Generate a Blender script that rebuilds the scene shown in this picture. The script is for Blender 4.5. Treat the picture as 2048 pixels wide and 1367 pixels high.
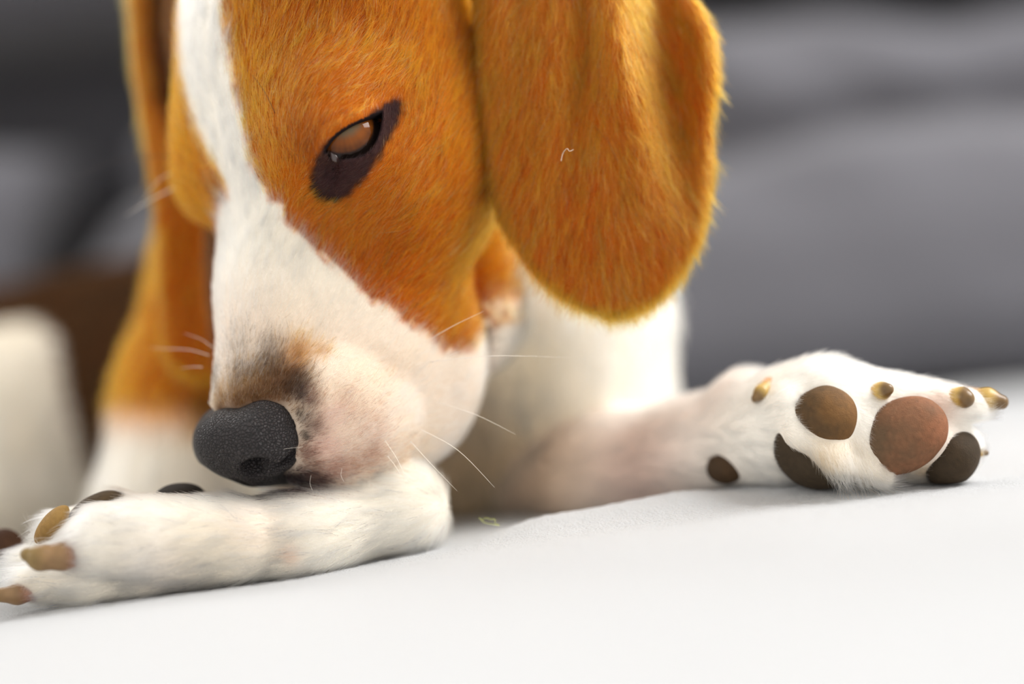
import bpy, bmesh, math, random
import numpy as np
from mathutils import Matrix, Vector

FUR = True
rng = np.random.default_rng(7)
random.seed(7)
sc = bpy.context.scene
for o in list(bpy.data.objects):
    bpy.data.objects.remove(o, do_unlink=True)

# ---------------------------------------------------------------- frames
# "C" frame, centimetres: X right, Y away, Z up as seen by the camera, origin on its axis at face depth.
# The scene itself is in metres; the photographer held the camera with a slight roll.
DIST, SPAN, ROLL = 43.0, 27.0, math.radians(7.0)
SEAT_Z, CAM_DROP = 0.45, 5.25                      # height of the blanket; camera axis above it (cm)
cr, sr = math.cos(ROLL), math.sin(ROLL)
RC = np.array([[cr, 0, sr], [0, 1, 0], [-sr, 0, cr]])   # C -> level
def W(p):
    p = np.asarray(p, float)
    q = p @ RC.T * 0.01
    return q + np.array([0, 0, SEAT_Z + CAM_DROP * 0.01])
def Wd(v):
    return np.asarray(v, float) @ RC.T
def toC(q):
    q = (np.asarray(q, float) - np.array([0, 0, SEAT_Z + CAM_DROP * 0.01])) * 100
    return q @ RC
def PX(x, y, d=0.0):                               # measured spot of the photograph at d cm behind the face plane
    s = SPAN / 2048 * (DIST + d) / DIST
    return np.array([(x - 1024) * s, d, (683.5 - y) * s])

# ---------------------------------------------------------------- camera
cam = bpy.data.cameras.new('camera')
cam.sensor_width = 36; cam.lens = 36 * DIST / SPAN
cam.dof.use_dof = True; cam.dof.focus_distance = (DIST - 0.45) * 0.01; cam.dof.aperture_fstop = 1.9
cam.clip_start = 0.02
camo = bpy.data.objects.new('camera', cam); sc.collection.objects.link(camo)
cx, cy, cz = Wd((1, 0, 0)), Wd((0, 0, 1)), Wd((0, -1, 0))
m = Matrix.Identity(4)
for i in range(3):
    m[i][0], m[i][1], m[i][2] = cx[i], cy[i], cz[i]
    m[i][3] = W((0, -DIST, 0))[i]
camo.matrix_world = m
sc.camera = camo

# ---------------------------------------------------------------- light
sc.view_settings.view_transform = 'Standard'; sc.view_settings.look = 'None'
sc.view_settings.gamma = 1; sc.view_settings.use_curve_mapping = False
sc.view_settings.exposure = 0.0
sc.cycles.max_bounces = 8; sc.cycles.transmission_bounces = 7; sc.cycles.diffuse_bounces = 3; sc.cycles.glossy_bounces = 3
sc.cycles.caustics_reflective = False; sc.cycles.caustics_refractive = False
world = bpy.data.worlds.new('room_light'); sc.world = world; world.use_nodes = True
bg = world.node_tree.nodes['Background']
bg.inputs[0].default_value = (1.0, 0.965, 0.915, 1); bg.inputs[1].default_value = 0.97
def area(name, loc, target, sx, sy, watts, col):
    l = bpy.data.lights.new(name, 'AREA'); l.shape = 'RECTANGLE'; l.size = sx; l.size_y = sy
    l.energy = watts; l.color = col
    o = bpy.data.objects.new(name, l); sc.collection.objects.link(o)
    o.location = loc
    d = Vector(target) - Vector(loc)
    o.rotation_euler = d.to_track_quat('-Z', 'Y').to_euler()
    return o
area('window_daylight', (0.90, 0.05, 1.25), (0.05, 0.20, 0.55), 0.7, 0.7, 19, (1.0, 0.985, 0.96))
area('side_fill_light', (-1.15, -0.15, 1.0), (-0.1, 0.1, 0.5), 0.7, 0.7, 3.2, (1.0, 0.985, 0.96))  # added fill from the left to brighten haunch and blaze, not a known window
area('second_window_daylight', (-0.9, 1.25, 1.7), (-0.05, 0.1, 0.5), 0.9, 0.9, 14, (1.0, 0.985, 0.96))

# ---------------------------------------------------------------- helpers: objects
def link(o, parent=None):
    sc.collection.objects.link(o)
    if parent: o.parent = parent
    return o
def mesh_obj(name, V, Fq, mat, parent=None, smooth=True):
    me = bpy.data.meshes.new(name)
    me.from_pydata([tuple(v) for v in V], [], [tuple(int(i) for i in f) for f in Fq])
    me.update()
    if smooth: me.polygons.foreach_set('use_smooth', np.ones(len(me.polygons), bool))
    if mat: me.materials.append(mat)
    o = bpy.data.objects.new(name, me)
    return link(o, parent)
def mesh_fast(name, V, Q, mat, parent=None):
    me = bpy.data.meshes.new(name)
    n, q = len(V), len(Q); k = Q.shape[1]
    me.vertices.add(n); me.vertices.foreach_set('co', np.ascontiguousarray(V, np.float32).ravel())
    me.loops.add(q * k); me.loops.foreach_set('vertex_index', np.ascontiguousarray(Q, np.int32).ravel())
    me.polygons.add(q)
    me.polygons.foreach_set('loop_start', np.arange(0, q * k, k, dtype=np.int32))
    me.polygons.foreach_set('use_smooth', np.ones(q, bool))
    me.update(calc_edges=True); me.validate()
    if mat: me.materials.append(mat)
    return link(bpy.data.objects.new(name, me), parent)
def tag(o, label, cat, group=None, kind=None):
    o['label'] = label; o['category'] = cat
    if group: o['group'] = group
    if kind: o['kind'] = kind
def color_attr(o, col):
    a = o.data.attributes.new('coat', 'FLOAT_COLOR', 'POINT')
    c = np.ones((len(col), 4), np.float32); c[:, :3] = col
    a.data.foreach_set('color', c.ravel())

# ---------------------------------------------------------------- helpers: materials
def mat_new(name, base=(.8, .8, .8), rough=.6, spec=.3):
    m = bpy.data.materials.new(name); m.use_nodes = True
    b = m.node_tree.nodes['Principled BSDF']
    b.inputs['Base Color'].default_value = (*base, 1); b.inputs['Roughness'].default_value = rough
    b.inputs['Specular IOR Level'].default_value = spec
    return m, m.node_tree.nodes, m.node_tree.links, b

# ---------------------------------------------------------------- helpers: signed distance fields (C frame, cm)
def nrm(v):
    v = np.asarray(v, float); return v / np.linalg.norm(v)
def smin(a, b, k):
    h = np.clip(0.5 + 0.5 * (b - a) / k, 0, 1)
    return b + (a - b) * h - k * h * (1 - h)
def smax(a, b, k): return -smin(-a, -b, k)
def sph(p, c, r): return np.sqrt(((p - c) ** 2).sum(1)) - r
def ell(p, c, r, ax=None):
    q = p - c
    if ax is not None: q = q @ np.asarray(ax).T
    k0 = np.sqrt(((q / r) ** 2).sum(1)); k1 = np.sqrt(((q / (np.asarray(r) ** 2)) ** 2).sum(1)) + 1e-6
    return k0 * (k0 - 1) / k1
def cone(p, a, b, ra, rb):                         # capsule with two radii
    a = np.asarray(a, float); b = np.asarray(b, float); ba = b - a
    h = np.clip(((p - a) @ ba) / (ba @ ba), 0, 1)
    return np.sqrt((((p - a) - h[:, None] * ba) ** 2).sum(1)) - (ra + (rb - ra) * h)
def chain(p, pts, rs, k=0.3):
    d = None
    for i in range(len(pts) - 1):
        e = cone(p, pts[i], pts[i + 1], rs[i], rs[i + 1])
        d = e if d is None else smin(d, e, k)
    return d
def poly2(u, v, P):                                # signed distance to a closed 2-D outline
    P = np.asarray(P, float); n = len(P)
    d = np.full(u.shape, 1e9); s = np.ones(u.shape)
    for i in range(n):
        ax, ay = P[i]; bx, by = P[i - 1]
        ex, ey = bx - ax, by - ay; wx, wy = u - ax, v - ay
        t = np.clip((wx * ex + wy * ey) / (ex * ex + ey * ey + 1e-12), 0, 1)
        d = np.minimum(d, (wx - ex * t) ** 2 + (wy - ey * t) ** 2)
        c1, c2, c3 = v >= ay, v < by, ex * wy > ey * wx
        flip = (c1 & c2 & c3) | (~c1 & ~c2 & ~c3)
        s = np.where(flip, -s, s)
    return s * np.sqrt(d)
def spline(P, n=6, closed=False):                  # Catmull-Rom through points
    P = np.asarray(P, float); out = []
    N = len(P); rngi = range(N if closed else N - 1)
    for i in rngi:
        p0 = P[(i - 1) % N] if closed or i > 0 else P[0]; p1 = P[i]; p2 = P[(i + 1) % N]
        p3 = P[(i + 2) % N] if closed or i + 2 < N else P[-1]
        for t in np.arange(n) / n:
            out.append(0.5 * ((2 * p1) + (-p0 + p2) * t + (2 * p0 - 5 * p1 + 4 * p2 - p3) * t ** 2 + (-p0 + 3 * p1 - 3 * p2 + p3) * t ** 3))
    if not closed: out.append(P[-1])
    return np.array(out)
def grad(f, p, e=0.02):
    k = np.array([[1, -1, -1], [-1, -1, 1], [-1, 1, -1], [1, 1, 1]], float)
    g = 0
    for q in k: g = g + q * f(p + q * e)[:, None]
    return g / (4 * e)
def surface(f, lo, hi, h, newton=3):
    lo = np.asarray(lo, float); hi = np.asarray(hi, float); B = 8
    nb = np.ceil((hi - lo) / (h * B)).astype(int)
    bi = np.stack(np.meshgrid(*[np.arange(n) for n in nb], indexing='ij'), -1).reshape(-1, 3)
    cen = lo + (bi + 0.5) * h * B
    fc = f(cen); act = bi[np.abs(fc) < h * B * 1.35]
    N = nb * B + 2
    g9 = np.stack(np.meshgrid(*[np.arange(B + 1)] * 3, indexing='ij'), -1).reshape(-1, 3)
    ids, pos, quads = [], [], []
    for s in range(0, len(act), 400):
        blk = act[s:s + 400]
        idx = (blk[:, None, :] * B + g9[None]).reshape(-1, 3)
        v = f(lo + idx * h).reshape(len(blk), B + 1, B + 1, B + 1)
        ins = v < 0
        c = [ins[:, a:B + a, b:B + b, d:B + d] for a in (0, 1) for b in (0, 1) for d in (0, 1)]
        tot = sum(x.astype(np.int8) for x in c); on = (tot > 0) & (tot < 8)
        w = np.argwhere(on)
        if not len(w): continue
        cells = blk[w[:, 0]] * B + w[:, 1:]
        acc = np.zeros((len(w), 3)); cnt = np.zeros(len(w))
        cv = {(a, b, d): v[w[:, 0], w[:, 1] + a, w[:, 2] + b, w[:, 3] + d] for a in (0, 1) for b in (0, 1) for d in (0, 1)}
        for ax in range(3):
            for a in (0, 1):
                for b in (0, 1):
                    o0 = [a, b]; o0.insert(ax, 0); o1 = [a, b]; o1.insert(ax, 1)
                    f0, f1 = cv[tuple(o0)], cv[tuple(o1)]
                    cr_ = (f0 < 0) != (f1 < 0)
                    t = np.where(cr_, f0 / np.where(cr_, f0 - f1, 1), 0)
                    pt = np.tile(np.array(o0, float), (len(w), 1)); pt[:, ax] += t
                    acc += pt * cr_[:, None]; cnt += cr_
        ids.append((cells[:, 0] * N[1] + cells[:, 1]) * N[2] + cells[:, 2])
        pos.append(lo + (cells + acc / cnt[:, None]) * h)
        st = np.array([N[1] * N[2], N[2], 1])
        me_ = ids[-1]
        for ax in range(3):
            o1 = [0, 0, 0]; o1[ax] = 1
            f0, f1 = cv[(0, 0, 0)], cv[tuple(o1)]
            u, wv = st[(ax + 1) % 3], st[(ax + 2) % 3]
            for sel, rev in (((f0 < 0) & (f1 >= 0), False), ((f0 >= 0) & (f1 < 0), True)):
                i = me_[sel]
                q = np.stack([i, i - u, i - u - wv, i - wv], 1)
                quads.append(q[:, ::-1] if rev else q)
    ids = np.concatenate(ids); pos = np.concatenate(pos); quads = np.concatenate(quads)
    o = np.argsort(ids); ids = ids[o]; pos = pos[o]
    k = np.searchsorted(ids, quads).clip(0, len(ids) - 1)
    ok = (ids[k] == quads).all(1); k = k[ok]
    for _ in range(newton):
        g = grad(f, pos, h * 0.15); d = f(pos)
        stp = d[:, None] * g / np.maximum((g ** 2).sum(1), .2)[:, None]
        ln = np.linalg.norm(stp, axis=1, keepdims=True)
        pos = pos - stp * np.minimum(1, h * 0.7 / np.maximum(ln, 1e-9))
    return pos, k

def vnoise(p, f, seed=0):                          # cheap smooth value noise
    q = p * f + seed * 17.3; i = np.floor(q).astype(np.int64); t = q - i; t = t * t * (3 - 2 * t); out = 0
    for a in (0, 1):
        for b in (0, 1):
            for c in (0, 1):
                h = ((i[:, 0] + a) * 374761393 + (i[:, 1] + b) * 668265263 + (i[:, 2] + c) * 2147483647) & 0xffffffff
                h = ((h ^ (h >> 13)) * 1274126177) & 0xffffffff
                w = (t[:, 0] if a else 1 - t[:, 0]) * (t[:, 1] if b else 1 - t[:, 1]) * (t[:, 2] if c else 1 - t[:, 2])
                out = out + w * ((h ^ (h >> 16)) & 0xffff) / 65535
    return out
def sstep(x, a, b):
    t = np.clip((x - a) / (b - a), 0, 1); return t * t * (3 - 2 * t)
SEAT = -CAM_DROP                                    # blanket level in level centimetres
def blanket_z(x, y):
    P2 = np.stack([x, y, x * 0], 1)
    z = SEAT + .35 * (vnoise(P2, .13, 41) - .5) + .12 * (vnoise(P2, .4, 42) - .5)
    z = z + .52 * np.exp(-((y - 1.1) / 1.2) ** 2) * sstep(x, -2.5, 0.5) * sstep(-x, -6.5, -3.8)
    z = z - .25 * sstep(-x, 2, 8) * np.exp(-((y + 1) / 5) ** 2)
    z = z + .55 * np.exp(-((x - 7.2) / 2.6) ** 2 - ((y - 2.6) / 2.2) ** 2)
    return z

# ================================================================ the dog: shape
# head frame: l = towards the near side, f = forward along the muzzle, u = towards the top of the skull
HO = PX(525, 310, 2.0)
HL = nrm((0.67, -0.735, 0.11))
HF = np.array((-0.12, -0.253, -0.963)); HF = nrm(HF - HL * (HF @ HL))
HU = nrm(np.array((-0.736, -0.632, 0.258))); HU = HU - HL * (HU @ HL); HU = nrm(HU - HF * (HU @ HF))
HM = np.stack([HL, HF, HU])
def toH(p): return (p - HO) @ HM.T
def H(l, f, u): return HO + l * HL + f * HF + u * HU
A = np.array
EYE = A((3.05, 0.0, -0.55)); EYER = 1.04
E3 = nrm(0.74 * HL + 0.25 * HF + 0.62 * HU)
E1 = A((0.79, 0, 0.61)); E1 = nrm(E1 - E3 * (E1 @ E3)); E2 = np.cross(E3, E1); E2 = E2 if E2[2] > 0 else -E2
EC = H(*EYE)
def e_uv(pts):                                      # outline of the lids in the plane facing the eye
    return A([((PX(x, y, -0.9) - EC) @ E1, (PX(x, y, -0.9) - EC) @ E2) for x, y in pts])
LID_UP = spline(e_uv([(650, 302), (672, 276), (704, 253), (736, 236), (762, 220)]), 5)
LID_LO = spline(e_uv([(762, 220), (756, 262), (739, 297), (710, 314), (684, 317), (666, 316), (650, 302)]), 5)
OPEN = np.concatenate([LID_UP[:-1], LID_LO[:-1]])
def on_ball(uv, r):                                 # a spot of the lid plane laid on the eyeball
    z = np.sqrt(np.maximum(r * r - (uv ** 2).sum(1), 0.01))
    return EC + uv[:, :1] * E1 + uv[:, 1:] * E2 + z[:, None] * E3

def head_base(q):
    x = np.sqrt(q[:, 0] ** 2 + 0.02); m = np.stack([x, q[:, 1], q[:, 2]], 1)
    d = ell(m, A((0, -4.6, -1.0)), A((4.5, 5.6, 3.6)))                                # cranium
    d = smin(d, ell(m, A((2.1, -0.7, -0.1)), A((1.8, 2.2, 1.35))), 1.4)              # brow
    d = smin(d, ell(m, A((2.7, -1.6, -3.2)), A((2.0, 4.0, 2.9))), 1.4)               # cheek
    d = smin(d, cone(m, A((2.0, 0.2, -3.8)), A((1.5, 4.6, -3.6)), 2.1, 1.8), 1.2)    # side of the face
    d = smin(d, chain(m, [A((0, 0.5, -1.55)), A((0, 3.4, -1.75)), A((0, 6.6, -1.75))], [2.3, 2.0, 1.75], .8), 1.3)
    d = smin(d, ell(m, A((1.5, 4.6, -5.0)), A((1.55, 3.2, 2.35))), 0.7)               # rear flew
    d = smin(d, ell(m, A((1.3, 6.35, -3.3)), A((1.8, 2.35, 2.35))), 0.16)           # whisker pad
    d = smin(d, ell(m, A((0.75, 7.5, -2.6)), A((1.15, 1.3, 1.6))), 0.5)              # front lip
    jaw = chain(m, [A((0, -3.5, -5.3)), A((1.0, 2.6, -7.1)), A((0.4, 5.8, -5.8))], [2.4, 1.7, 1.1], .8)
    d = smin(d, jaw, 0.10)
    return d
def nose_f(p, q=None):
    q = toH(p) if q is None else q
    m = np.stack([np.abs(q[:, 0]), q[:, 1], q[:, 2]], 1)
    d = ell(m, A((0, 7.95, -0.95)), A((1.38, 1.0, 1.35)))
    d = smin(d, ell(m, A((1.0, 7.78, -1.05)), A((0.78, 1.0, 1.02))), 0.3)
    d = smin(d, cone(m, A((0, 8.35, -1.5)), A((0.2, 8.2, -2.7)), 0.62, 0.5), 0.4)
    hole = smin(ell(m, A((0.98, 8.62, -0.80)), A((0.46, 0.62, 0.36))), cone(m, A((1.15, 8.55, -1.0)), A((1.75, 8.05, -1.75)), 0.18, 0.12), 0.2)
    d = smax(d, -hole, 0.14)
    d = smin(d, ell(m, A((1.0, 8.30, -1.2)), A((0.32, 0.36, 0.32))), 0.12)            # wing fold inside the nostril
    d = smax(d, -cone(m, A((0, 9.0, -0.8)), A((0, 8.95, -2.9)), 0.10, 0.1), 0.12)      # groove between the nostrils
    return d
def f_head(p):
    q = toH(p)
    d = head_base(q)
    # eye: lids round the ball, slit between them
    near = np.sqrt(((p - EC) ** 2).sum(1)) < 3.2
    if near.any():
        pn = p[near]; r = pn - EC
        u, v, w = r @ E1, r @ E2, r @ E3
        dn = smin(d[near], sph(pn, EC, EYER + 0.12), 0.5)
        rim_u = chain(pn, list(on_ball(LID_UP[::4] + A((0, 0.10)), EYER + 0.12)), [0.16] * 6, 0.05)
        rim_l = chain(pn, list(on_ball(LID_LO[::5] - A((0, 0.05)), EYER + 0.06)), [0.10] * 8, 0.05)
        dn = smin(smin(dn, rim_u, 0.22), rim_l, 0.15)
        slit = np.maximum(poly2(u, v, OPEN), -w)
        dn = smax(dn, -slit, 0.06)
        g = on_ball(e_uv([(666, 322), (658, 350), (651, 392)]), EYER + 0.22)
        dn = smax(dn, -chain(pn, [g[0], g[1], g[2]], [0.16, 0.12, 0.04]), 0.2)
        d[near] = dn
    far = q * A((-1, 1, 1))
    fe = np.sqrt(((far - EYE) ** 2).sum(1))
    d = smin(d, fe - EYER - 0.1, 0.5)
    d = smax(d, -(nose_f(p, q) + 0.05), 0.1)
    return d

# near ear: a sheet that hangs from the side of the skull
def sheet(p, O, eu, ev, ew, outline, wfun, thick, rnd):
    q = p - O
    u, v, w = q @ eu, q @ ev, q @ ew
    d2 = poly2(u, v, outline) + rnd
    dw = np.abs(w - wfun(u, v)) - thick
    return np.minimum(np.maximum(d2, dw), 0) + np.sqrt(np.maximum(d2, 0) ** 2 + np.maximum(dw, 0) ** 2) - rnd
NE_O = PX(1190, 250, 1.6)
NE_U = nrm((1, 0.10, 0)); NE_V = A((0, 0, -1.0)); NE_W = nrm(np.cross(NE_U, NE_V)); NE_W = NE_W if NE_W[1] < 0 else -NE_W
def px_outline(pts, O, eu, ev, d):
    return np.array([((PX(x, y, d) - O) @ eu, (PX(x, y, d) - O) @ ev) for x, y in pts])
NE_OUT = spline(px_outline([(965, -160), (955, 60), (962, 200), (985, 380), (1030, 480), (1090, 560), (1160, 608), (1235, 625), (1310, 595),
                            (1370, 530), (1410, 440), (1425, 330), (1420, 240), (1432, 120), (1405, 30), (1330, -80), (1200, -200), (1060, -220)], NE_O, NE_U, NE_V, 1.6), 4, True)
def ne_w(u, v):
    w = 0.5 - 0.055 * (u - 0.3) ** 2 - 0.012 * v ** 2
    t = np.clip((2.6 - v) / 3.5, 0, 1)
    w = w + 0.34 * np.exp(-((u - 0.9 - 0.22 * v) / 0.5) ** 2) * t
    w = w - 0.62 * np.exp(-((u - 2.15 - 0.10 * v) / 0.62) ** 2) * t
    w = w + 0.30 * np.exp(-((u - 3.1) / 0.4) ** 2) * t
    w = w - 0.30 * np.exp(-((u + 0.55 + 0.10 * v) / 0.5) ** 2) * t
    w = w + 0.25 * np.exp(-((u + 2.7) / 0.45) ** 2) * np.clip((-1 - v) / 2, 0, 1)
    return w
def f_near_ear(p): return sheet(p, NE_O, NE_U, NE_V, NE_W, NE_OUT, ne_w, 0.12, 0.22)
FE_O = PX(385, 380, 6.6)
FE_U = nrm((0.62, -0.75, 0)); FE_V = A((0.07, 0, -1.0)); FE_W = nrm(np.cross(FE_U, FE_V)); FE_W = FE_W if FE_W[1] < 0 else -FE_W
FE_OUT = spline(A([(-1.9, -7), (-2.15, -5), (-1.75, -3), (-1.1, -1.2), (-.6, 1), (-.6, 3.5), (-.4, 5.0), (.5, 5.7), (1.7, 4.8), (2.4, 2), (2.4, -2), (1.8, -5), (1.5, -7.5), (0, -8.3)]), 4, True)
def fe_edge(v): return np.interp(v, [-8, -5, -3, -1.2, 1, 3.5, 5], [-1.9, -2.15, -1.75, -1.1, -.6, -.6, -.4])
def f_far_ear(p): return sheet(p, FE_O, FE_U, FE_V, FE_W, FE_OUT, lambda u, v: -0.06 * u ** 2 + 0.2 + 0.55 * np.exp(-((u - fe_edge(v)) / .5) ** 2) - 0.55 * np.exp(-((u - fe_edge(v) - 1.2) / .6) ** 2), 0.12, 0.22)

# body
def f_chest(p):
    d = cone(p, H(0.3, -7.5, -2.5), PX(860, 420, 12.5), 4.3, 7.0)                     # neck
    d = smin(d, ell(p, PX(840, 740, 13.5), A((7.7, 6.0, 10.0))), 3.0)
    d = smin(d, cone(p, PX(1060, 600, 6.2), PX(1150, 900, 10), 2.0, 3.4), 2.5)        # throat to forechest
    d = smin(d, cone(p, PX(1150, 640, 9), PX(1160, 900, 9), 3.0, 2.3), 1.5)
    d = smin(d, cone(p, PX(480, 400, 11), PX(395, 770, 10), 2.3, 2.2), 1.5)           # far shoulder
    d = smin(d, cone(p, PX(420, 800, 11), PX(330, 1080, 9), 2.7, 2.5), 1.5)           # far upper arm
    return d
def f_torso(p):
    d = cone(p, PX(640, 790, 19), PX(-150, 850, 34), 6.2, 5.6)
    d = smin(d, cone(p, PX(-150, 850, 34), PX(-250, 862, 36.5), 5.6, 5.4), 3)
    return d
def f_haunch(p):
    d = ell(p, PX(75, 900, 21.5), A((4.3, 4.2, 5.0)))
    d = smin(d, cone(p, PX(20, 1010, 20), PX(-300, 1130, 14), 2.6, 1.8), 1.0)
    return d
NP = [PX(640, 1000, 8.5), PX(800, 1012, 1.8), PX(600, 1065, 0.2), PX(330, 1085, -0.6)]
def f_near_leg(p):
    d = chain(p, [PX(480, 880, 13), PX(690, 1000, 7.0), PX(800, 1020, 1.6)], [2.4, 1.7, 1.25], 0.8)
    d = smin(d, chain(p, [PX(800, 1020, 1.4), PX(620, 1078, 0.4), PX(360, 1090, -0.4)], [1.15, 1.1, 1.15], 0.8), 0.5)
    # toes
    d = smin(d, chain(p, [PX(480, 1080, -0.3), PX(300, 1080, -0.85), PX(215, 1084, -1.0), PX(135, 1108, -1.05)], [1.0, 0.98, 0.85, 0.42], 0.4), 0.3)
    d = smin(d, chain(p, [PX(460, 1115, 0.1), PX(300, 1143, -0.3), PX(200, 1156, -0.5), PX(60, 1168, -0.5)], [0.9, 0.8, 0.68, 0.42], 0.4), 0.18)
    d = smin(d, chain(p, [PX(460, 1068, 0.6), PX(230, 1055, 0.5), PX(130, 1065, 0.3)], [1.0, 0.85, 0.6], 0.4), 0.25)
    d = smin(d, chain(p, [PX(460, 1090, 1.2), PX(220, 1110, 1.2), PX(60, 1140, 0.8)], [1.0, 0.85, 0.6], 0.4), 0.25)
    return d
def PR(x, y, d): return PX(x, y, d - 0.45)          # spots of the outstretched paw
def f_right_leg(p):
    d = chain(p, [PX(1000, 900, 11), PX(1200, 955, 6.5), PX(1400, 905, 4.0), PR(1560, 860, 2.4)], [2.7, 1.9, 1.35, 1.55], 1.0)
    d = smin(d, sph(p, PX(1490, 800, 3.2), 0.75), 0.8)                               # wrist bump
    d = smin(d, ell(p, PR(1635, 820, 1.9), A((1.5, 1.2, 1.35))), 0.6)                # knuckle hump
    d = smin(d, ell(p, PR(1640, 880, 1.2), A((1.15, 1.0, 1.1))), 0.4)
    d = smin(d, cone(p, PR(1660, 800, 1.5), PR(1950, 812, 1.0), 1.02, 0.42), 0.5)     # upper toe
    d = smin(d, cone(p, PR(1680, 850, 1.2), PR(1850, 880, 1.0), 1.05, 0.8), 0.4)
    d = smin(d, cone(p, PR(1720, 910, 1.8), PR(1900, 900, 1.3), 0.9, 0.8), 0.3)
    d = smin(d, chain(p, [PR(1575, 800, 1.0), PR(1600, 870, 0.42), PR(1672, 918, 0.22), PR(1770, 950, 0.4)], [0.40, 0.30, 0.34, 0.30]), 0.35)   # furry web between the pads
    d = smin(d, cone(p, PR(1730, 850, 0.5), PR(1740, 930, 0.3), 0.3, 0.35), 0.2)
    d = smin(d, sph(p, PX(1430, 935, 2.9), 0.5), 0.5)                                # stopper pad seat
    return d
PARTS = [('head', f_head), ('near_ear', f_near_ear), ('far_ear', f_far_ear), ('chest', f_chest), ('torso', f_torso),
         ('haunch', f_haunch), ('near_leg', f_near_leg), ('right_leg', f_right_leg)]
BOX = {}
def prep_boxes():
    lo, hi = A((-42, -6, -20.)), A((18, 56, 26.))
    g = np.stack(np.meshgrid(*[np.arange(a, b, 1.5) for a, b in zip(lo, hi)], indexing='ij'), -1).reshape(-1, 3)
    for n, f in PARTS:
        ins = g[f(g) < 1.6]
        BOX[n] = (ins.min(0) - 3, ins.max(0) + 3)
prep_boxes()
KJ = {'near_ear': .25, 'far_ear': .3, 'chest': 1.2, 'torso': 3.0, 'haunch': 0.6, 'near_leg': 0.12, 'right_leg': 0.6}
def part_d(p):
    D = np.full((len(p), len(PARTS)), 9.0)
    for i, (n, f) in enumerate(PARTS):
        lo, hi = BOX[n]
        s = ((p > lo) & (p < hi)).all(1)
        if s.any(): D[s, i] = np.minimum(f(p[s]), 9.0)
    return D
def f_dog(p):
    D = part_d(p)
    d = smin(D[:, 3], D[:, 4], KJ['torso'])
    d = smin(d, D[:, 5], KJ['haunch']); d = smin(d, D[:, 7], KJ['right_leg'])
    leg = D[:, 6]
    d = np.where(p[:, 1] > 5, smin(d, leg, 1.0), np.minimum(d, leg))
    hd = smin(smin(D[:, 0], D[:, 1], KJ['near_ear']), D[:, 2], KJ['far_ear'])
    d = smin(hd, d, 0.25)
    q = p @ RC.T                                    # the underside rests flat on the blanket
    low = q[:, 2] < SEAT + 1.5
    if low.any(): d[low] = smax(d[low], blanket_z(q[low, 0], q[low, 1]) + 0.03 - q[low, 2], 0.15)
    return d

# ================================================================ the dog: coat
ORANGE, DEEP, GOLD = A((0.71, 0.168, 0.005)), A((0.44, 0.088, 0.003)), A((0.85, 0.275, 0.022))
WHITE, CREAM, PINK = A((0.978, 0.930, 0.845)), A((0.96, 0.865, 0.70)), A((0.80, 0.48, 0.40))
SADDLE, LIDSKIN = A((0.085, 0.046, 0.018)), A((0.042, 0.019, 0.019))
BLAZE_NEAR = [(0.167, -4.284), (0.192, -2.595), (0.226, -1.414), (0.283, -0.249), (0.384, 0.788), (0.504, 1.719), (0.699, 2.289), (1.038, 2.836), (1.386, 3.426), (1.578, 3.812), (1.816, 4.262), (2.041, 4.546), (2.215, 4.696), (2.36, 4.64), (2.50, 4.182), (2.56, 3.71), (2.577, 3.306)]  # blaze edges traced in image pixels, ray-cast from the camera onto the head
BLAZE_FAR = [(-0.44, -5.004), (-0.375, -3.342), (-0.4, -2.367), (-0.317, -1.126), (-0.241, 0.013), (-0.126, 0.797), (-0.10, 1.122), (-0.12, 1.5)]
WHITE_AREA = ([(0.15, -16)] + BLAZE_NEAR + [(2.75, 0.5), (3.3, -1), (3.3, 20), (-3.3, 20), (-3.3, -1), (-2.75, 0.5)]
              + [(-a, b) for a, b in BLAZE_NEAR[:5:-1]] + BLAZE_FAR[::-1] + [(-0.4, -16)])
LID_DARK = e_uv([(803, 196), (796, 235), (780, 268), (758, 312), (728, 352), (692, 386), (655, 404), (626, 396), (612, 370), (622, 332),
                 (640, 306), (655, 288), (690, 266), (730, 238), (762, 206), (785, 192)])
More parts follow.
